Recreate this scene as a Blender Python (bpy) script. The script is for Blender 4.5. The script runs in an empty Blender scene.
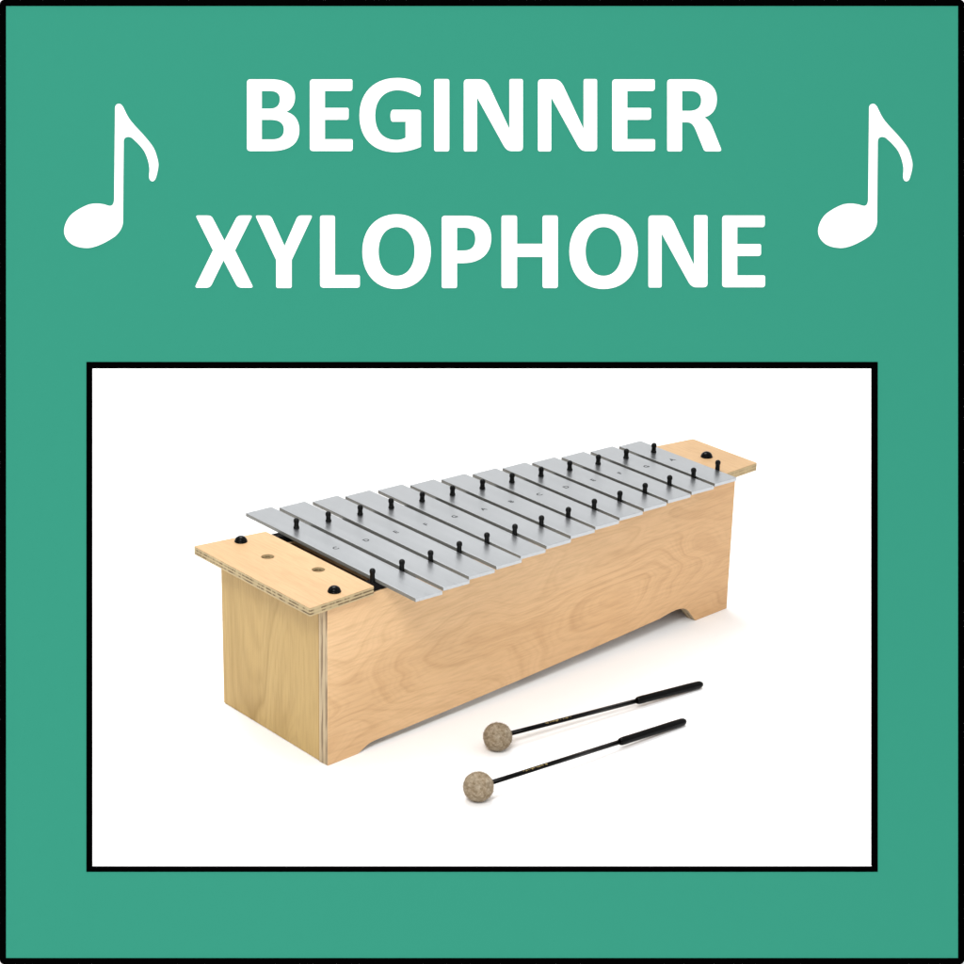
import bpy, bmesh, math, random
from mathutils import Vector, Matrix

# ------------------------------------------------------------------ camera, world, lamps, exposure
scene = bpy.context.scene
COL = scene.collection
TH, YAW = 0.4172, 0.6302                      # camera pitch and heading
CAM = Vector((-1.21954, -1.78408, 1.02859))
F_PX, PX, PY = 2464.96, 342.42, 666.13        # focal length and principal point, in photo pixels (964 wide)
FW = Vector((math.sin(YAW)*math.cos(TH), math.cos(YAW)*math.cos(TH), -math.sin(TH)))
RI = Vector((math.cos(YAW), -math.sin(YAW), 0.0))
UP = RI.cross(FW)
camd = bpy.data.cameras.new('camera')
cam = bpy.data.objects.new('camera', camd)
COL.objects.link(cam)
rot = Matrix((RI, UP, -FW)).transposed()
cam.matrix_world = Matrix.Translation(CAM) @ rot.to_4x4()
camd.sensor_width = 36.0
camd.lens = F_PX/964*36
camd.shift_x = (482-PX)/964
camd.shift_y = (PY-482)/964
camd.clip_start, camd.clip_end = 0.05, 100
scene.camera = cam

world = bpy.data.worlds.new('World')
scene.world = world
world.use_nodes = True
wb = world.node_tree.nodes['Background']
wb.inputs['Color'].default_value = (1.0, 1.0, 1.0, 1)
wb.inputs['Strength'].default_value = .92
# a white studio all round, a little dimmer on the low left
wt = world.node_tree
wtc = wt.nodes.new('ShaderNodeTexCoord')
wdot = wt.nodes.new('ShaderNodeVectorMath'); wdot.operation = 'DOT_PRODUCT'
wdot.inputs[1].default_value = (-.95, .1, -.1)
wt.links.new(wtc.outputs['Generated'], wdot.inputs[0])
wr = wt.nodes.new('ShaderNodeValToRGB')
wr.color_ramp.interpolation = 'EASE'
wr.color_ramp.elements[0].position = .15; wr.color_ramp.elements[0].color = (1, 1, 1, 1)
wr.color_ramp.elements[1].position = .85; wr.color_ramp.elements[1].color = (.62, .62, .62, 1)
wt.links.new(wdot.outputs['Value'], wr.inputs['Fac'])
wt.links.new(wr.outputs['Color'], wb.inputs['Color'])

def area_lamp(name, loc, target, size_x, size_y, power, color=(1, 1, 1)):
    l = bpy.data.lights.new(name, 'AREA')
    l.shape = 'RECTANGLE'; l.size, l.size_y = size_x, size_y
    l.energy = power; l.color = color
    o = bpy.data.objects.new(name, l); COL.objects.link(o)
    o.location = loc
    d = Vector(target) - Vector(loc)
    o.rotation_euler = d.to_track_quat('-Z', 'Y').to_euler()
    return o
area_lamp('overhead_softbox', (0.45, 0.72, 2.0), (0.3, 0.1, 0.0), 1.0, 1.0, 40)
area_lamp('front_fill', (-2.15, -2.05, 3.15), (.1, -.1, .1), 1.4, 1.1, 105)  # added fill lamp, out of view, brightening the front panel and floor
scene.view_settings.view_transform = 'Standard'
scene.view_settings.look = 'None'
scene.view_settings.exposure = 0
scene.view_settings.gamma = 1

# ------------------------------------------------------------------ helpers
def link(name, me, parent=None):
    o = bpy.data.objects.new(name, me); COL.objects.link(o)
    if parent: o.parent = parent
    return o

def tag(o, label=None, cat=None, group=None, kind=None):
    if label: o['label'] = label
    if cat: o['category'] = cat
    if group: o['group'] = group
    if kind: o['kind'] = kind
    return o

def empty(name, loc=(0, 0, 0)):
    o = bpy.data.objects.new(name, None); COL.objects.link(o)
    o.location = loc; o.empty_display_size = 0.05
    return o

def bm_obj(name, bm, mats, parent=None, smooth=False):
    bmesh.ops.recalc_face_normals(bm, faces=bm.faces)
    me = bpy.data.meshes.new(name); bm.to_mesh(me); bm.free()
    for m in (mats if isinstance(mats, (list, tuple)) else [mats]): me.materials.append(m)
    if smooth:
        for p in me.polygons: p.use_smooth = True
    return link(name, me, parent)

def flatten(path, n=14):
    """Corner list -> polygon. Items: (x,y[,radius]) or ('c',x1,y1,x2,y2,x,y) cubic from the previous point."""
    pts = []                                   # (x, y, radius)
    for it in path:
        if it[0] == 'c':
            p0 = pts[-1]
            x1, y1, x2, y2, x3, y3 = it[1:7]
            for k in range(1, n+1):
                t = k/n; s = 1-t
                pts.append((s**3*p0[0]+3*s*s*t*x1+3*s*t*t*x2+t**3*x3, s**3*p0[1]+3*s*s*t*y1+3*s*t*t*y2+t**3*y3, 0))
        else:
            pts.append((it[0], it[1], it[2] if len(it) > 2 else 0))
    if len(pts) > 1 and (Vector(pts[0][:2])-Vector(pts[-1][:2])).length < 1e-6: pts.pop()
    out = []; N = len(pts)
    for i, (x, y, r) in enumerate(pts):
        if r <= 0: out.append((x, y)); continue
        p = Vector((x, y)); a = Vector(pts[i-1][:2])-p; b = Vector(pts[(i+1) % N][:2])-p
        la, lb = a.length, b.length
        if la < 1e-9 or lb < 1e-9: out.append((x, y)); continue
        t = min(r, la*.49, lb*.49); A = p+a/la*t; B = p+b/lb*t
        for k in range(7):
            u = k/6
            q = A*(1-u)**2 + p*2*u*(1-u) + B*u*u
            out.append((q.x, q.y))
    return out

def plate_mesh(name, loops, z0, z1, bevel=0.0, mats=(), edge_split=0.5):
    """Extruded plate with holes; loops are polygons (first outer). Material 0 on faces, 1 on edges when two given."""
    cu = bpy.data.curves.new(name, 'CURVE'); cu.dimensions = '2D'; cu.fill_mode = 'BOTH'
    for lp in loops:
        s = cu.splines.new('POLY'); s.points.add(len(lp)-1); s.use_cyclic_u = True
        for i, (x, y) in enumerate(lp): s.points[i].co = (x, y, 0, 1)
    cu.extrude = (z1-z0)/2 - bevel; cu.bevel_depth = bevel; cu.bevel_resolution = 2; cu.offset = -bevel
    o = bpy.data.objects.new(name, cu); COL.objects.link(o)
    dg = bpy.context.evaluated_depsgraph_get()
    me = bpy.data.meshes.new_from_object(o.evaluated_get(dg))
    bpy.data.objects.remove(o); bpy.data.curves.remove(cu)
    me.name = name
    me.materials.clear()
    for m in mats: me.materials.append(m)
    bm = bmesh.new(); bm.from_mesh(me)
    bmesh.ops.remove_doubles(bm, verts=bm.verts, dist=1e-7)
    for v in bm.verts: v.co.z += (z0+z1)/2
    bmesh.ops.recalc_face_normals(bm, faces=bm.faces)
    for f in bm.faces:
        f.smooth = False
        f.material_index = 1 if (len(mats) > 1 and abs(f.normal.z) < edge_split) else 0
    bm.to_mesh(me); bm.free()
    return me

def lathe(bm, prof, seg=20, M=None):
    rings = []
    for r, z in prof:
        ring = [bm.verts.new((r*math.cos(2*math.pi*k/seg), r*math.sin(2*math.pi*k/seg), z)) for k in range(seg)]
        if M: 
            for v in ring: v.co = M @ v.co
        rings.append(ring)
    for a, b in zip(rings, rings[1:]):
        for k in range(seg):
            bm.faces.new((a[k], a[(k+1) % seg], b[(k+1) % seg], b[k]))
    bm.faces.new(rings[0][::-1]); bm.faces.new(rings[-1])

def box(bm, x0, x1, y0, y1, z0, z1, bev=0):
    r = bmesh.ops.create_cube(bm, size=1)
    for v in r['verts']:
        v.co = Vector(((x0+x1)/2+v.co.x*(x1-x0), (y0+y1)/2+v.co.y*(y1-y0), (z0+z1)/2+v.co.z*(z1-z0)))
    if bev:
        es = list({e for v in r['verts'] for e in v.link_edges})
        bmesh.ops.bevel(bm, geom=es, offset=bev, segments=2, affect='EDGES', profile=.6)

# ------------------------------------------------------------------ materials
class NT:
    def __init__(s, name):
        s.m = bpy.data.materials.new(name); s.m.use_nodes = True
        s.t = s.m.node_tree; s.b = s.t.nodes['Principled BSDF']
    def n(s, kind, **kw):
        nd = s.t.nodes.new(kind)
        for k, v in kw.items():
            if k in nd.inputs.keys(): nd.inputs[k].default_value = v
            else: setattr(nd, k, v)
        return nd
    def l(s, a, b): s.t.links.new(a, b)
    def ramp(s, fac, stops):
        r = s.n('ShaderNodeValToRGB'); e = r.color_ramp.elements
        while len(e) < len(stops): e.new(.5)
        for el, (p, c) in zip(e, stops):
            el.position = p; el.color = (*c, 1) if len(c) == 3 else c
        s.l(fac, r.inputs['Fac']); return r
    def mix(s, fac, a, b, mode='MIX'):
        m = s.n('ShaderNodeMix', data_type='RGBA', blend_type=mode)
        for sock, v in ((m.inputs['Factor'], fac), (m.inputs['A'], a), (m.inputs['B'], b)):
            pass
        ins = [i for i in m.inputs if i.enabled]
        for i, v in zip(ins, (fac, a, b)):
            if hasattr(v, 'is_output'): s.l(v, i)
            elif isinstance(v, tuple): i.default_value = (*v, 1)
            else: i.default_value = v
        return [o for o in m.outputs if o.enabled][0]
    def math(s, op, a, b=None):
        m = s.n('ShaderNodeMath', operation=op)
        for i, v in enumerate((a, b)):
            if v is None: continue
            if hasattr(v, 'is_output'): s.l(v, m.inputs[i])
            else: m.inputs[i].default_value = v
        return m.outputs[0]
    def noise(s, vec, scale, detail=3, rough=.5, dist=0):
        n = s.n('ShaderNodeTexNoise', Scale=scale, Detail=detail, Roughness=rough, Distortion=dist)
        s.l(vec, n.inputs['Vector']); return n
    def bump(s, h, strength, dist=.001):
        b = s.n('ShaderNodeBump', Strength=strength, Distance=dist)
        s.l(h, b.inputs['Height']); s.l(b.outputs[0], s.b.inputs['Normal'])
    def coord(s, scale, rot=(0, 0, 0), loc=(0, 0, 0)):
        tc = s.n('ShaderNodeTexCoord'); mp = s.n('ShaderNodeMapping')
        mp.inputs['Scale'].default_value = scale; mp.inputs['Rotation'].default_value = rot; mp.inputs['Location'].default_value = loc
        s.l(tc.outputs['Object'], mp.inputs['Vector']); return mp.outputs[0]

def plain(name, color, rough=.5, metal=0, spec=.5, coat=0):
    t = NT(name); b = t.b
    b.inputs['Base Color'].default_value = (*color, 1); b.inputs['Roughness'].default_value = rough
    b.inputs['Metallic'].default_value = metal; b.inputs['Specular IOR Level'].default_value = spec
    b.inputs['Coat Weight'].default_value = coat
    return t.m

def veneer(name, light, mid, dark, scale, rings, fine, warp=.35, loc=(0, 0, 0), contrast=1.0, tint=None):
    """Rotary-cut veneer: growth-ring contours of a stretched noise field, plus fine fibre streaks."""
    t = NT(name)
    v = t.coord(scale, loc=loc)
    wn = t.noise(v, 1.3, 3, .5)
    wv = t.n('ShaderNodeVectorMath', operation='MULTIPLY_ADD')
    t.l(wn.outputs['Color'], wv.inputs[0]); wv.inputs[1].default_value = (warp, warp, warp); t.l(v, wv.inputs[2])
    f = t.noise(wv.outputs[0], 1.0, 2.2, .42)
    k = t.math('MULTIPLY', f.outputs['Fac'], rings)
    fr = t.math('FRACT', k)
    line = t.ramp(fr, [(0.0, (.05,)*3), (.40, (.12,)*3), (.66, (.55,)*3), (.80, (1, 1, 1)), (.90, (.30,)*3), (1.0, (.05,)*3)])
    big = t.noise(wv.outputs[0], .8, 2, .5)
    base = t.ramp(big.outputs['Fac'], [(.33, light), (.50, mid), (.68, tuple(.55*a+.45*b for a, b in zip(mid, dark)))])
    amt = t.noise(v, 1.9, 2, .5)
    am = t.ramp(amt.outputs['Fac'], [(.35, (.12*contrast,)*3), (.68, (.62*contrast,)*3)])
    fac = t.math('MULTIPLY', line.outputs[0], am.outputs[0])
    c = t.mix(fac, base.outputs[0], dark)
    fr2 = t.math('FRACT', t.math('MULTIPLY', f.outputs['Fac'], rings*3.7))
    l2 = t.ramp(fr2, [(.35, (0, 0, 0)), (.75, (.30*contrast,)*3), (1.0, (0, 0, 0))])
    c = t.mix(t.math('MULTIPLY', l2.outputs[0], amt.outputs['Fac']), c, dark)
    fv = t.coord(fine)
    fn = t.noise(fv, 1.0, 4, .65)
    fc = t.ramp(fn.outputs['Fac'], [(.3, (.87, .855, .83)), (.55, (1, 1, 1)), (.8, (1.03, 1.03, 1.02))])
    c = t.mix(1.0, c, fc.outputs[0], 'MULTIPLY')
    if tint:
        c = tint(t, c)
    t.l(c, t.b.inputs['Base Color'])
    t.b.inputs['Roughness'].default_value = .5
    t.b.inputs['Specular IOR Level'].default_value = .25
    t.bump(fn.outputs['Fac'], .12, .0004)
    return t.m

def ply_edge(name, axis, pitch, offset, light=(.47, .37, .21), dark=(.10, .06, .03), dash=(150, 150, 90)):
    """Edge of plywood: veneers across the thickness, every other one end grain with dark flecks."""
    t = NT(name)
    tc = t.n('ShaderNodeTexCoord'); sp = t.n('ShaderNodeSeparateXYZ'); t.l(tc.outputs['Object'], sp.inputs[0])
    u = t.math('DIVIDE', t.math('SUBTRACT', sp.outputs[axis], offset), pitch)
    fl = t.math('FRACT', u)
    line = t.ramp(fl, [(0, (.8,)*3), (.10, (.1,)*3), (.50, (0, 0, 0)), (.56, (.7,)*3), (.66, (1,)*3), (.86, (.9,)*3), (1, (.8,)*3)])
    v = t.coord(dash)
    n = t.noise(v, 1, 2, .6)
    dk = t.ramp(n.outputs['Fac'], [(.42, (.18,)*3), (.56, (.95,)*3)])
    c = t.mix(t.math('MULTIPLY', line.outputs[0], dk.outputs[0]), light, dark)
    n2 = t.noise(t.coord((30, 30, 30)), 1, 3, .6)
    c = t.mix(1.0, c, t.ramp(n2.outputs['Fac'], [(.3, (.85,)*3), (.7, (1.08,)*3)]).outputs[0], 'MULTIPLY')
    t.l(c, t.b.inputs['Base Color']); t.b.inputs['Roughness'].default_value = .7
    t.b.inputs['Specular IOR Level'].default_value = .2
    return t.m

def veneer_and_falloff(t, c):
    # pinkish-to-yellow veneer, plus painted light falloff darkening the high-note end, wavering border
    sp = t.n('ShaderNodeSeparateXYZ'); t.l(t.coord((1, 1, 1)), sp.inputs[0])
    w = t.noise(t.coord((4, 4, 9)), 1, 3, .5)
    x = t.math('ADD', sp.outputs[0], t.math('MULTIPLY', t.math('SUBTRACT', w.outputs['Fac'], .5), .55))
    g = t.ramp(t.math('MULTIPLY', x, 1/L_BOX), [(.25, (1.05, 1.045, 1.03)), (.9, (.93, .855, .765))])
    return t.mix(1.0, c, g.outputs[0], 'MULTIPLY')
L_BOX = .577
M_side = veneer('birch_side', (.685, .463, .265), (.64, .418, .227), (.40, .225, .096), (2.5, 2.5, 6.6), 28, (30, 30, 420), warp=.5, loc=(.3, .1, .9), contrast=.60, tint=veneer_and_falloff)
M_end = veneer('birch_end', (.495, .341, .138), (.455, .306, .118), (.25, .152, .042), (11, 11, 2.0), 9, (600, 600, 30), warp=.3, loc=(1.7, .3, 2.2), contrast=.85)
M_top = veneer('birch_top', (.525, .346, .186), (.50, .322, .167), (.42, .255, .12), (11, 3.0, 9), 6, (420, 30, 400), warp=.3, loc=(4.1, 2, .2), contrast=.5)
M_top_edge = ply_edge('plywood_edge_top', 2, .0031, .1615)
M_top_edge_plain = ply_edge('plywood_edge_plain', 2, .0031, .1615, light=(.47, .36, .20), dark=(.33, .24, .13))
M_side_edge = ply_edge('plywood_edge_side', 1, .0062, -.0858, light=(.50, .39, .25), dark=(.20, .14, .085), dash=(300, 300, 25))
M_inside_shaded = plain('inside_wood_shaded', (.05, .022, .008), .8)  # wood colour darkened so the inside reads as shade
M_cut = plain('cut_aluminium', (.20, .20, .185), .5, .2, .3)
M_black_plastic = plain('black_plastic', (.0015, .0015, .0015), .16, 0, .08)
M_rubber = plain('black_rubber', (.003, .003, .003), .4, 0, .14)
M_rail = plain('black_felt', (.006, .005, .005), .95, 0, .1)
M_ink = plain('engraved_grey', (.055, .058, .06), .7, 0, .1)
M_gold = plain('gold_print', (.55, .40, .16), .4, .6)

t = NT('satin_aluminium')
t.b.inputs['Metallic'].default_value = 1.0
n1 = t.noise(t.coord((140, 9, 140)), 1, 4, .6)
n2 = t.noise(t.coord((7, 5, 7)), 1, 2, .5)
c = t.ramp(n1.outputs['Fac'], [(.3, (.405, .421, .435)), (.7, (.442, .457, .470))])
c2 = t.mix(1.0, c.outputs[0], t.ramp(n2.outputs['Fac'], [(.3, (.96,)*3), (.7, (1.03,)*3)]).outputs[0], 'MULTIPLY')
t.l(c2, t.b.inputs['Base Color'])
t.l(t.ramp(n1.outputs['Fac'], [(.3, (.27,)*3), (.7, (.34,)*3)]).outputs[0], t.b.inputs['Roughness'])
t.bump(t.noise(t.coord((900, 40, 900)), 1, 2, .5).outputs['Fac'], .05, .0002)
M_alu = t.m

t = NT('grey_wool_felt')
n1 = t.noise(t.coord((1, 1, 1)), 330, 4, .75, .2)
n2 = t.noise(t.coord((1, 1, 1)), 120, 3, .6)
c = t.ramp(n1.outputs['Fac'], [(.30, (.165, .122, .078)), (.50, (.295, .238, .168)), (.70, (.43, .368, .285))])
c2 = t.mix(1.0, c.outputs[0], t.ramp(n2.outputs['Fac'], [(.30, (.80, .74, .65)), (.62, (1.05, 1.05, 1.05))]).outputs[0], 'MULTIPLY')
t.l(c2, t.b.inputs['Base Color']); t.b.inputs['Roughness'].default_value = 1
t.b.inputs['Specular IOR Level'].default_value = .05
t.bump(n1.outputs['Fac'], .6, .0012)
M_felt = t.m

t = NT('white_seamless')
n = t.noise(t.coord((1, 1, 1)), 6, 3, .5)
t.l(t.ramp(n.outputs['Fac'], [(.3, (.95, .95, .95)), (.7, (.96, .96, .96))]).outputs[0], t.b.inputs['Base Color'])
t.b.inputs['Roughness'].default_value = .8; t.b.inputs['Specular IOR Level'].default_value = .1
M_floor = t.m

M_green = plain('green_board', (.0305, .2315, .1585), .9, 0, 0)
M_white = plain('white_vinyl', (.95, .95, .95), .8, 0, 0.0)
M_blacktrim = plain('black_trim', (.0006, .0006, .0006), .9, 0, 0.0)
M_boardback = plain('white_board_back', (.90, .90, .89), .8, 0, .1)

# ------------------------------------------------------------------ setting: white seamless sheet with a step for the board
D = 2.145                                     # distance of the board's face along the view axis
def on_board(px, py, d=D): return CAM + FW*d + RI*((px-PX)*d/F_PX) - UP*((py-PY)*d/F_PX)
BT = 0.004                                    # board thickness
gh = Vector((math.sin(YAW), math.cos(YAW), 0))    # away from the board, level
def ground_at(s, r, z):                       # s along gh from the sill, r along RI
    return Vector((-.00719, -.32828, 0)) + gh*s + RI*r + Vector((0, 0, z))
sill_s = BT/math.cos(TH) + .0012
drop = .1035
prof = [(-1.6, -drop), (-.35, -drop), (sill_s - drop*math.tan(TH), -drop), (sill_s, -.0022), (.0004, -.00005), (.0004, 0)]
prof += [(.10, 0), (.3, 0), (.6, 0), (1.0, 0), (1.6, 0), (2.3, 0)]
for k in range(1, 13):
    a = k/12*math.pi/2
    prof.append((2.3+.6*math.sin(a), .6-.6*math.cos(a)))
prof.append((2.9, 1.0))
bm = bmesh.new(); rows = []
for s, z in prof:
    rows.append([bm.verts.new(ground_at(s, r, z)) for r in (-2.6, -1.0, 0, .5, 1.2, 2.8)])
for a, b in zip(rows, rows[1:]):
    for k in range(5):
        f = bm.faces.new((a[k], a[k+1], b[k+1], b[k])); f.smooth = True
fl = bm_obj('floor', bm, M_floor)
for p in fl.data.polygons: p.use_smooth = abs(p.normal.z) < .999 and p.center.z > .001  # only the sweep is smooth
tag(fl, 'white seamless paper floor curving up behind the xylophone', 'floor', kind='structure')

# ------------------------------------------------------------------ the green display board
board = empty('display_board', on_board(482, 964, D))
board.rotation_euler = rot.to_euler()
tag(board, 'green display board with black edging, white title lettering, two music notes and a window', 'sign')
SC = D/F_PX                                   # metres per photo pixel on the board's face
def B(p): return ((p[0]-482)*SC, (964-p[1])*SC)
def poly_px(path): return [B(p) for p in flatten(path)]
def rect(x0, y0, x1, y1, r=0): return [(x0, y0, r), (x1, y0, r), (x1, y1, r), (x0, y1, r)]
WIN = (92.2, 368.2, 871.8, 866.4)
def board_part(name, loops, z0, z1, mats, bevel=0, parent=board):
    o = link(name, plate_mesh(name, [poly_px(l) for l in loops], z0, z1, bevel, mats), parent)
    return o
board_part('panel', [rect(.6, .6, 963.4, 963.4, 6), rect(89, 365, 875, 869)], -BT, 0, [M_green, M_boardback])
bk = board_part('bounce_backing', [rect(1, 1, 963, 963, 6), rect(90, 366, 874, 868)], -BT-.0006, -BT-.0001, [M_boardback])  # unseen white back, added to bounce light onto the xylophone
board_part('edging', [rect(-.7, -.7, 964.7, 964.7, 7), rect(6, 6, 958.1, 958.1)], -.0005, .0004, [M_blacktrim])
board_part('window_frame', [rect(86.4, 362, 877.7, 871.8), rect(*WIN)], -.0030, .0004, [M_blacktrim])

# lettering: corner lists in photo pixels (12 capitals, traced), grouped into the two words
def sh(path, sx, ox, oy):                     # zoomed-trace coordinates -> photo pixels
    out = []
    for it in path:
        if it[0] == 'c':
            q = it[1:]; out.append(('c',)+tuple((v/sx+(ox if i % 2 == 0 else oy)) for i, v in enumerate(q)))
        else:
            out.append((it[0]/sx+ox, it[1]/sx+oy) + ((it[2]/sx,) if len(it) > 2 else ()))
    return out
def dx(loops, d): 
    return [[('c',)+tuple((v+d if i % 2 == 0 else v) for i, v in enumerate(it[1:])) if it[0] == 'c' else (it[0]+d,)+tuple(it[1:]) for it in p] for p in loops]
def dxy(loops, d, e):
    return [[('c',)+tuple((v+d if i % 2 == 0 else v+e) for i, v in enumerate(it[1:])) if it[0] == 'c' else (it[0]+d, it[1]+e)+tuple(it[2:]) for it in p] for p in loops]
z1 = lambda p: sh(p, 3.7077, 230, 60)
z2 = lambda p: sh(p, 3.7077, 470, 60)
z3 = lambda p: sh(p, 3.2133, 180, 200)
z4 = lambda p: sh(p, 3.2133, 480, 200)
def oval(x0, y0, x1, y1, k=.60):
    cx, cy, a, b = (x0+x1)/2, (y0+y1)/2, (x1-x0)/2, (y1-y0)/2
    return [(cx, y0), ('c', cx+a*k, y0, x1, cy-b*k, x1, cy), ('c', x1, cy+b*k, cx+a*k, y1, cx, y1),
            ('c', cx-a*k, y1, x0, cy+b*k, x0, cy), ('c', x0, cy-b*k, cx-a*k, y0, cx, y0)]
gB = [z1([(63, 72, 13), (150, 72), ('c', 212, 72, 241, 97, 241, 138), ('c', 241, 164, 229, 184, 208, 193),
          ('c', 238, 199, 257, 224, 257, 260), ('c', 257, 312, 220, 338, 150, 338), (63, 338, 13)]),
      z1([(118, 115), (146, 115), ('c', 174, 115, 185, 126, 185, 147), ('c', 185, 168, 172, 181, 148, 181), (118, 181)]),
      z1([(118, 222), (150, 222), ('c', 184, 222, 200, 235, 200, 259), ('c', 200, 283, 184, 295, 156, 295), (118, 295)])]
gE = [z1([(296, 72, 13), (454, 72, 7), (454, 115, 11), (352, 115), (352, 178), (440, 178, 7), (440, 222, 11), (352, 222),
          (352, 294), (455, 294, 7), (455, 338, 11), (296, 338, 13)])]
gG = [z1([(700, 137), ('c', 680, 128, 655, 112, 622, 112), ('c', 570, 112, 538, 150, 538, 206), ('c', 538, 265, 568, 297, 616, 297),
          ('c', 630, 297, 641, 294, 651, 288), (651, 229), (603, 229), ('c', 592, 229, 592, 186, 604, 185), (708, 185, 12), (708, 322, 8),
          ('c', 680, 334, 648, 342, 614, 342), ('c', 530, 342, 480, 290, 480, 206), ('c', 480, 122, 534, 67, 620, 67),
          ('c', 658, 67, 692, 78, 704, 92), ('c', 709, 102, 709, 136, 700, 137)])]
gI = [z1([(757, 71, 9), (813, 71, 9), (813, 339, 9), (757, 339, 9)])]
gN = [z2([(252, 72, 14), (308, 72), ('c', 328, 72, 337, 80, 347, 98), (421, 256), (421, 71, 8), (471, 71, 8), (471, 338, 15),
          (430, 338), ('c', 414, 338, 405, 328, 396, 311), (301, 139), (301, 339, 8), (252, 339, 8)])]
gR = [z2([(731, 72, 13), (820, 72), ('c', 885, 72, 915, 100, 915, 146), ('c', 915, 183, 898, 205, 868, 213),
          ('c', 882, 220, 891, 232, 899, 251), (930, 328), ('c', 933, 338, 930, 339, 915, 339), (880, 339), ('c', 870, 339, 868, 336, 865, 329), (836, 258),
          ('c', 827, 238, 819, 231, 802, 231), (786, 231), (786, 339, 8), (731, 339, 8)]),
      z2([(786, 115), (815, 115), ('c', 844, 115, 857, 128, 857, 150), ('c', 857, 175, 842, 189, 812, 189), (786, 189)])]
gX = [z3([(50, 50, 8), (101, 50, 12), (143, 131), (185, 50, 12), (233, 50, 8), (177, 162), (236, 282, 9), (186, 282, 12), (140, 194),
          (97, 282, 12), (47, 282, 9), (106, 162)])]
gY = [z3([(242, 50, 8), (292, 50, 12), (336, 148), (379, 50, 12), (426, 50, 8), (359, 193), (359, 283, 7), (309, 283, 7), (309, 193)])]
gL = [z3([(450, 50, 8), (498, 50, 8), (498, 241), (578, 241, 7), (578, 282, 10), (450, 282, 12)])]
gO = [z3(oval(586, 46, 806, 286)), z3(oval(638, 87, 754, 244))]
gP = [sh([(841, 51, 11), (918, 51), ('c', 975, 51, 1000, 79, 1000, 123), ('c', 1000, 174, 965, 203, 908, 203), (890, 203), (890, 283, 7), (841, 283, 7)], 3.2133, 180, 200),
      z3([(890, 89), (912, 89), ('c', 938, 89, 949, 102, 949, 125), ('c', 949, 150, 936, 163, 910, 163), (890, 163)])]
gH = [z4([(69, 50, 8), (119, 50, 8), (119, 141), (201, 141), (201, 50, 8), (250, 50, 8), (250, 283, 8), (201, 283, 8), (201, 183), (119, 183), (119, 283, 8), (69, 283, 8)])]
E0 = 230+296/3.7077; N0 = 470+252/3.7077; O0 = 180+586/3.2133
dyx = (200+50/3.2133)-(60+72/3.7077)          # second line sits lower
words = [[gB, gE, gG, gI, dx(gN, 463.8-N0), gN, dx(gE, 470+527/3.7077-E0), gR],
         [gX, gY, gL, gO, gP, gH, dx(gO, 480+287/3.2133-O0), dxy(gN, 480+541/3.2133-N0, dyx), dxy(gE, 480+778/3.2133-E0, dyx)]]
for w, lab in zip(words, ('white word BEGINNER', 'white word XYLOPHONE')):
    loops = [p for g in w for p in g]
    o = board_part('title_word', loops, -.0004, .0005, [M_white])
    o['label'] = lab
note = sh([(369, 104), ('c', 369, 88, 379, 79, 391, 79), ('c', 404, 79, 412, 90, 420, 107), ('c', 430, 128, 440, 150, 456, 172),
           ('c', 480, 204, 512, 233, 545, 272), ('c', 575, 308, 592, 330, 600, 358), ('c', 612, 395, 616, 415, 615, 430),
           ('c', 613, 455, 605, 485, 600, 499), ('c', 595, 513, 588, 518, 581, 518), ('c', 570, 518, 563, 508, 562, 494), ('c', 561, 475, 566, 460, 563, 436),
           ('c', 559, 405, 547, 365, 528, 338), ('c', 510, 313, 485, 290, 467, 274), ('c', 450, 261, 420, 262, 418, 290),
           (414, 745), ('c', 414, 780, 390, 815, 362, 835), ('c', 330, 856, 300, 872, 268, 884), ('c', 250, 890, 230, 896, 208, 896),
           ('c', 175, 895, 145, 889, 120, 872), ('c', 98, 856, 80, 832, 80, 797), ('c', 82, 765, 98, 728, 125, 703),
           ('c', 150, 682, 190, 660, 222, 649), ('c', 262, 640, 300, 645, 330, 656), ('c', 352, 662, 364, 650, 364, 612)], 5.669, 50, 90)
for k, lab in ((0, 'white eighth note left of the title'), (753.9, 'white eighth note right of the title')):
    o = board_part('music_note', dx([note], k), -.0004, .0005, [M_white])
    o['label'] = lab

# ------------------------------------------------------------------ the xylophone
L = .577; W0, W1 = .0888, .0301
def hw(x): return W0 + (W1-W0)*x/L
ZP = .1612                                    # top of the resonator box
xylo = empty('xylophone')
tag(xylo, 'long birch box xylophone with thirteen grey metal bars held by black pins', 'xylophone')
T = .0125
def side_panel(sgn):
    # panel plane from (0, sgn*W0) to (L, sgn*W1)
    a = Vector((0, sgn*W0, 0)); b = Vector((L, sgn*W1, 0)); e = (b-a).normalized(); ln = (b-a).length
    out = Vector((e.y, -e.x, 0))*(1 if sgn < 0 else -1)
    path = [(0, 0, .0006), (.0385, 0), ('c', .046, .0030, .050, .0066, .060, .0072), ('c', .2, .0088, .36, .0138, .470, .0186),
            ('c', .490, .0222, .505, .0235, .514, .0160), ('c', .520, .0105, .524, .004, .5285, 0), (ln, 0, .0006), (ln, ZP, .0006), (0, ZP, .0006)]
    if sgn > 0: path = [(.0118, 0, .0006), (ln, 0, .0006), (ln, ZP, .0006), (.0118, ZP, .0006)]   # the rear one, unseen, has its arch left out to shade the inside
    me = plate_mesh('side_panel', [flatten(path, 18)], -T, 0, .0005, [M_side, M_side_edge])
    o = link('side_panel', me, xylo)
    # bake the frame into vertices so that all parts share the xylophone's own coordinates
    Mx = Matrix((e, Vector((0, 0, 1)), out)).transposed().to_4x4(); Mx.translation = a
    me.transform(Mx)
    if sgn > 0: me.flip_normals()
    return o
side_panel(-1); side_panel(1)
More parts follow.
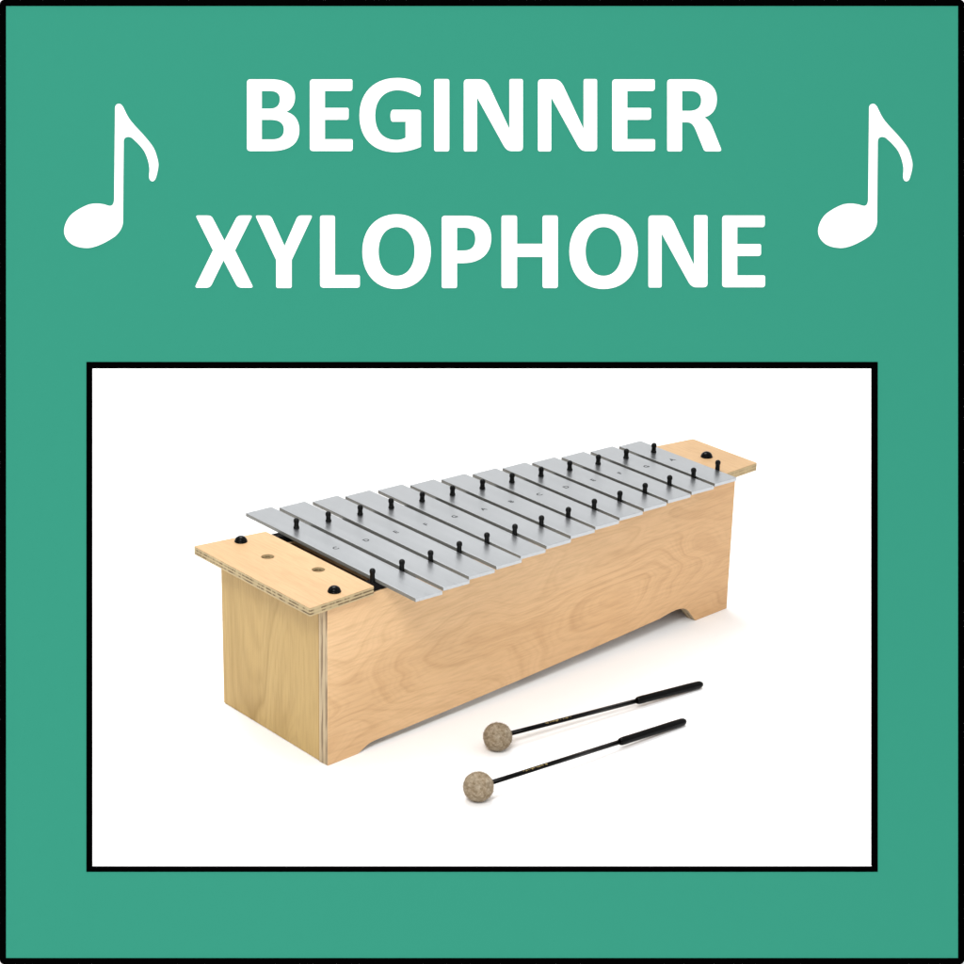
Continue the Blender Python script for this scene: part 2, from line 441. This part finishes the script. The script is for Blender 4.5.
def end_panel(x0, x1, inset):
    bm = bmesh.new()
    y = min(hw(x0), hw(x1))-T-inset
    box(bm, x0, x1, -y, y, .0005, ZP, .0005)
    return bm_obj('end_panel', bm, M_end, xylo)
bm = bmesh.new()                              # left end: reaches over the rear panel's edge
box(bm, -.0005, .0115, -(hw(.0115)-T)+.0002, hw(.0115)-.0002, .0005, ZP-.0002, .0004)
bm_obj('end_panel', bm, M_end, xylo)
bm = bmesh.new(); y = hw(L)-T-.0004
box(bm, L-.012, L-.0005, -y, y, .0005, ZP-.0002, .0004)
bm_obj('end_panel', bm, M_end, xylo)
# bottom-less box: an inner partition and the two black felt rails that carry the bars
bm = bmesh.new(); y = hw(.30)-T-.0006
box(bm, .296, .303, -y, y, .03, .150, 0)
bm_obj('dark_partition', bm, M_inside_shaded, xylo)
bm = bmesh.new(); y = hw(.07)-T-.0006  # added divider, there only to darken the gap beside the first bar
box(bm, .0655, .0715, -y, y, .03, .1600, 0)
bm_obj('dark_partition', bm, M_inside_shaded, xylo)
yf = lambda x: -.0755+.0700*(x-.0638)         # front pin row
yb = lambda x: .0816-.0861*x                  # rear pin row
def rail(fn, w):
    bm = bmesh.new(); n = 2
    x0, x1 = .0545, .5375
    vs = []
    for x in (x0, x1):
        y = fn(x)
        vs.append([bm.verts.new((x, y+dy, z)) for dy, z in ((-w/2, ZP+.0003), (w/2, ZP+.0003), (w/2, .1686), (-w/2, .1686))])
    for k in range(4): bm.faces.new((vs[0][k], vs[0][(k+1) % 4], vs[1][(k+1) % 4], vs[1][k]))
    bm.faces.new(vs[0][::-1]); bm.faces.new(vs[1])
    return bm_obj('rail', bm, M_rail, xylo)
rail(yf, .011); rail(yb, .011)

# top boards
def top_board(x0, x1, off, domes, holes, thick=.0085, edge=None):
    z1 = .170; z0 = z1-thick
    r = .0022
    out = [(x0, -(hw(x0)+off), r), (x1, -(hw(x1)+off), r), (x1, hw(x1)+off, r), (x0, hw(x0)+off, r)]
    hl = [[(hx+.0062*math.cos(a*math.pi/14), hy+.0062*math.sin(a*math.pi/14)) for a in range(28)] for hx, hy in holes]
    me = plate_mesh('end_board', [flatten(out)]+hl, z0, z1, .0006, [M_top, edge or M_top_edge], .3)
    o = link('end_board', me, xylo)
    for dx_, dy_ in domes:
        bm = bmesh.new()
        pr = [(.0062, 0), (.0064, .0006), (.0063, .0012)]
        pr += [(.0060*math.cos(a), .0012+.0048*math.sin(a)) for a in [k/8*math.pi/2 for k in range(0, 8)]] + [(.0004, .0060)]
        lathe(bm, pr, 28)
        s = bm_obj('screw_cap', bm, M_black_plastic, o, True); s.location = (dx_, dy_, z1-.0001)
    return o
eb = top_board(-.0255, .0538, .0057, [(.0183, .0800), (.0160, -.0775)], [(.0168, .0320), (.0364, -.0238)])
top_board(.5372, .5887, .0202, [(.5585, -.0035)], [], edge=M_top_edge_plain)
bm = bmesh.new()                              # the block seen down the two holes
box(bm, .0120, .0500, -.068, .068, .140, ZP-.0003, .0003)
bm_obj('glue_block', bm, veneer('block_wood', (.62, .42, .2), (.55, .36, .16), (.4, .24, .1), (20, 5, 9), 6, (400, 40, 300)), xylo)

# pins
def pin_mesh(h, name):
    bm = bmesh.new()
    pr = [(.0030, 0), (.0030, .0012), (.0025, .0018), (.0023, h-.0054), (.0027, h-.0046), (.0029, h-.0030), (.0026, h-.0014), (.0015, h-.0004), (.0003, h)]
    lathe(bm, pr, 18)
    me = bpy.data.meshes.new(name); bmesh.ops.recalc_face_normals(bm, faces=bm.faces); bm.to_mesh(me); bm.free()
    me.materials.append(M_rubber)
    for p in me.polygons: p.use_smooth = True
    return me
PITCH, BW, X0 = .0366, .0312, .0633
pin_front = pin_mesh(.0145, 'pin'); pin_rear = pin_mesh(.0105, 'pin')
prn = random.Random(11)
for i in range(14):
    x = X0-.0024+PITCH*i if i else X0-.0022
    o = link('pin', pin_front, xylo); o.location = (x, yf(x), .1675); o.rotation_euler = (prn.gauss(0, .02), prn.gauss(0, .02), prn.uniform(0, 6))
halves = [.1392, .1325, .1262, .1205, .1140, .1075, .1018, .0965, .0915, .0865, .0825, .0782, .0735]
font = None
def letter_mesh(ch):
    cu = bpy.data.curves.new('note_letter', 'FONT'); cu.body = ch; cu.size = .0086; cu.extrude = .00004
    cu.align_x = 'CENTER'; cu.resolution_u = 3; cu.offset = .00012
    o = bpy.data.objects.new('note_letter', cu); COL.objects.link(o)
    me = bpy.data.meshes.new_from_object(o.evaluated_get(bpy.context.evaluated_depsgraph_get()))
    bpy.data.objects.remove(o); bpy.data.curves.remove(cu)
    me.materials.clear(); me.materials.append(M_ink); me.name = 'note_letter'
    return me
rnd = random.Random(4)
for i, ch in enumerate('CDEFGABCDEFGA'):
    bm = bmesh.new(); xa = X0+PITCH*i
    hb = halves[i]
    jy = rnd.uniform(-.0006, .0006)
    box(bm, -BW/2, BW/2, -hb, hb, -.0036, 0, .0003)
    b = bm_obj('bar', bm, [M_alu, M_cut], xylo)
    for p in b.data.polygons: p.material_index = 1 if abs(p.normal.x) > .9 else 0; b.location = (xa+BW/2, jy, .1721)
    b.rotation_euler = (rnd.uniform(-.0015, .0015), rnd.uniform(-.002, .002), rnd.uniform(-.004, .004))
    lt = link('note_letter', letter_mesh(ch), b); lt.location = (0, .0047, .00006)
    lt['label'] = 'engraved letter ' + ch
    p = link('pin', pin_rear, xylo); p.location = (xa+BW/2+.0015, yb(xa+BW/2), .1719); p.rotation_euler = (prn.gauss(0, .02), prn.gauss(0, .02), prn.uniform(0, 6))

# ------------------------------------------------------------------ mallets
def mallet(head, tip, R, f_grip, text_span, label):
    h = Vector(head); e = Vector(tip); ax = (e-h).normalized(); ln = (e-h).length
    root = empty('mallet', (h.x, h.y, 0)); tag(root, label, 'mallet', 'mallets lying on the white floor')
    zc = h.z
    # head: felt ball with loose fibres
    bm = bmesh.new()
    bmesh.ops.create_icosphere(bm, subdivisions=5, radius=R)
    r_ = random.Random(int(h.x*1e4))
    from mathutils import noise as mn
    off = Vector((h.x*40, h.y*40, 1))
    for v in bm.verts:
        d = v.co.normalized()
        v.co += d*(mn.noise(d*5+off)*.00035 + mn.noise(d*22+off)*.00022)
        v.co.z *= .995
    base = [v.co.copy() for v in bm.verts]
    for k in range(2600):
        p = r_.choice(base); n = p.normalized()
        tdir = Vector((r_.gauss(0, 1), r_.gauss(0, 1), r_.gauss(0, 1))); tdir = (tdir-n*tdir.dot(n)).normalized()
        s = n.cross(tdir)*.00006; l = r_.uniform(.0008, .0022); q = p+tdir*l*.6+n*r_.uniform(.0002, .0009); q2 = p+tdir*l+n*r_.uniform(0, .0013)
        a = bm.verts.new(p-s-n*.0002); b = bm.verts.new(p+s-n*.0002); c = bm.verts.new(q+s); d = bm.verts.new(q-s); g = bm.verts.new(q2)
        bm.faces.new((a, b, c, d)); bm.faces.new((d, c, g))
    me = bpy.data.meshes.new('head'); bm.to_mesh(me); bm.free(); me.materials.append(M_felt)
    for p in me.polygons: p.use_smooth = True
    ho = link('head', me, root); ho.location = (0, 0, zc)
    # shaft and grip along ax
    Q = ax.to_track_quat('Z', 'Y').to_matrix().to_4x4()
    g0 = ln*f_grip
    bm = bmesh.new(); lathe(bm, [(.0023, R*.6), (.0023, ln*.3), (.0024, g0+.004)], 20, Q)
    sh_ = bm_obj('shaft', bm, M_black_plastic, root, True); sh_.location = (0, 0, zc)
    bm = bmesh.new(); r2 = .0041
    pr = [(.0025, g0-.0006), (.0033, g0), (.0039, g0+.002), (r2, g0+.008), (r2*.97, g0+.012), (r2, ln-.02), (r2*.98, ln-.006), (r2*.86, ln-.003), (r2*.55, ln-.0008), (.0003, ln)]
    lathe(bm, pr, 24, Q)
    g = bm_obj('grip', bm, M_black_plastic, root, True); g.location = (0, 0, zc)
    # worn gold print on the shaft's upper side: small strokes standing just proud of it
    side = ax.cross(Vector((0, 0, 1))).normalized(); upv = side.cross(ax)
    bm = bmesh.new(); s = text_span[0]
    while s < text_span[1]:
        if r_.random() < .82:
            for k in range(r_.choice((1, 2, 2))):
                a0 = r_.uniform(.15, .35) ; a1 = a0+r_.uniform(.35, .7)
                ss = s+r_.uniform(0, .0007); w = .00016; ds = r_.uniform(-.0004, .0004)
                vs = []
                for j in range(4):
                    a = a0+(a1-a0)*j/3
                    nrm = upv*math.cos(a)+side*math.sin(a)
                    c = ax*(ss+ds*j/3)+nrm*.00243
                    vs.append((bm.verts.new(c-ax*w), bm.verts.new(c+ax*w)))
                for u, v in zip(vs, vs[1:]): bm.faces.new((u[0], u[1], v[1], v[0]))
        s += .0012
    me = bpy.data.meshes.new('lettering'); bm.to_mesh(me); bm.free(); me.materials.append(M_gold)
    link('lettering', me, sh_)
    return root
mallet((.1513, -.1560, .0138), (.4100, -.1668, .0043), .0137, .668, (.056, .088), 'mallet with grey felt ball lying nearer the xylophone, farther back of the two')
mallet((.0697, -.2277, .0139), (.3355, -.2213, .0043), .0139, .668, (.054, .084), 'mallet with browner felt ball lying at the front, farther from the xylophone')
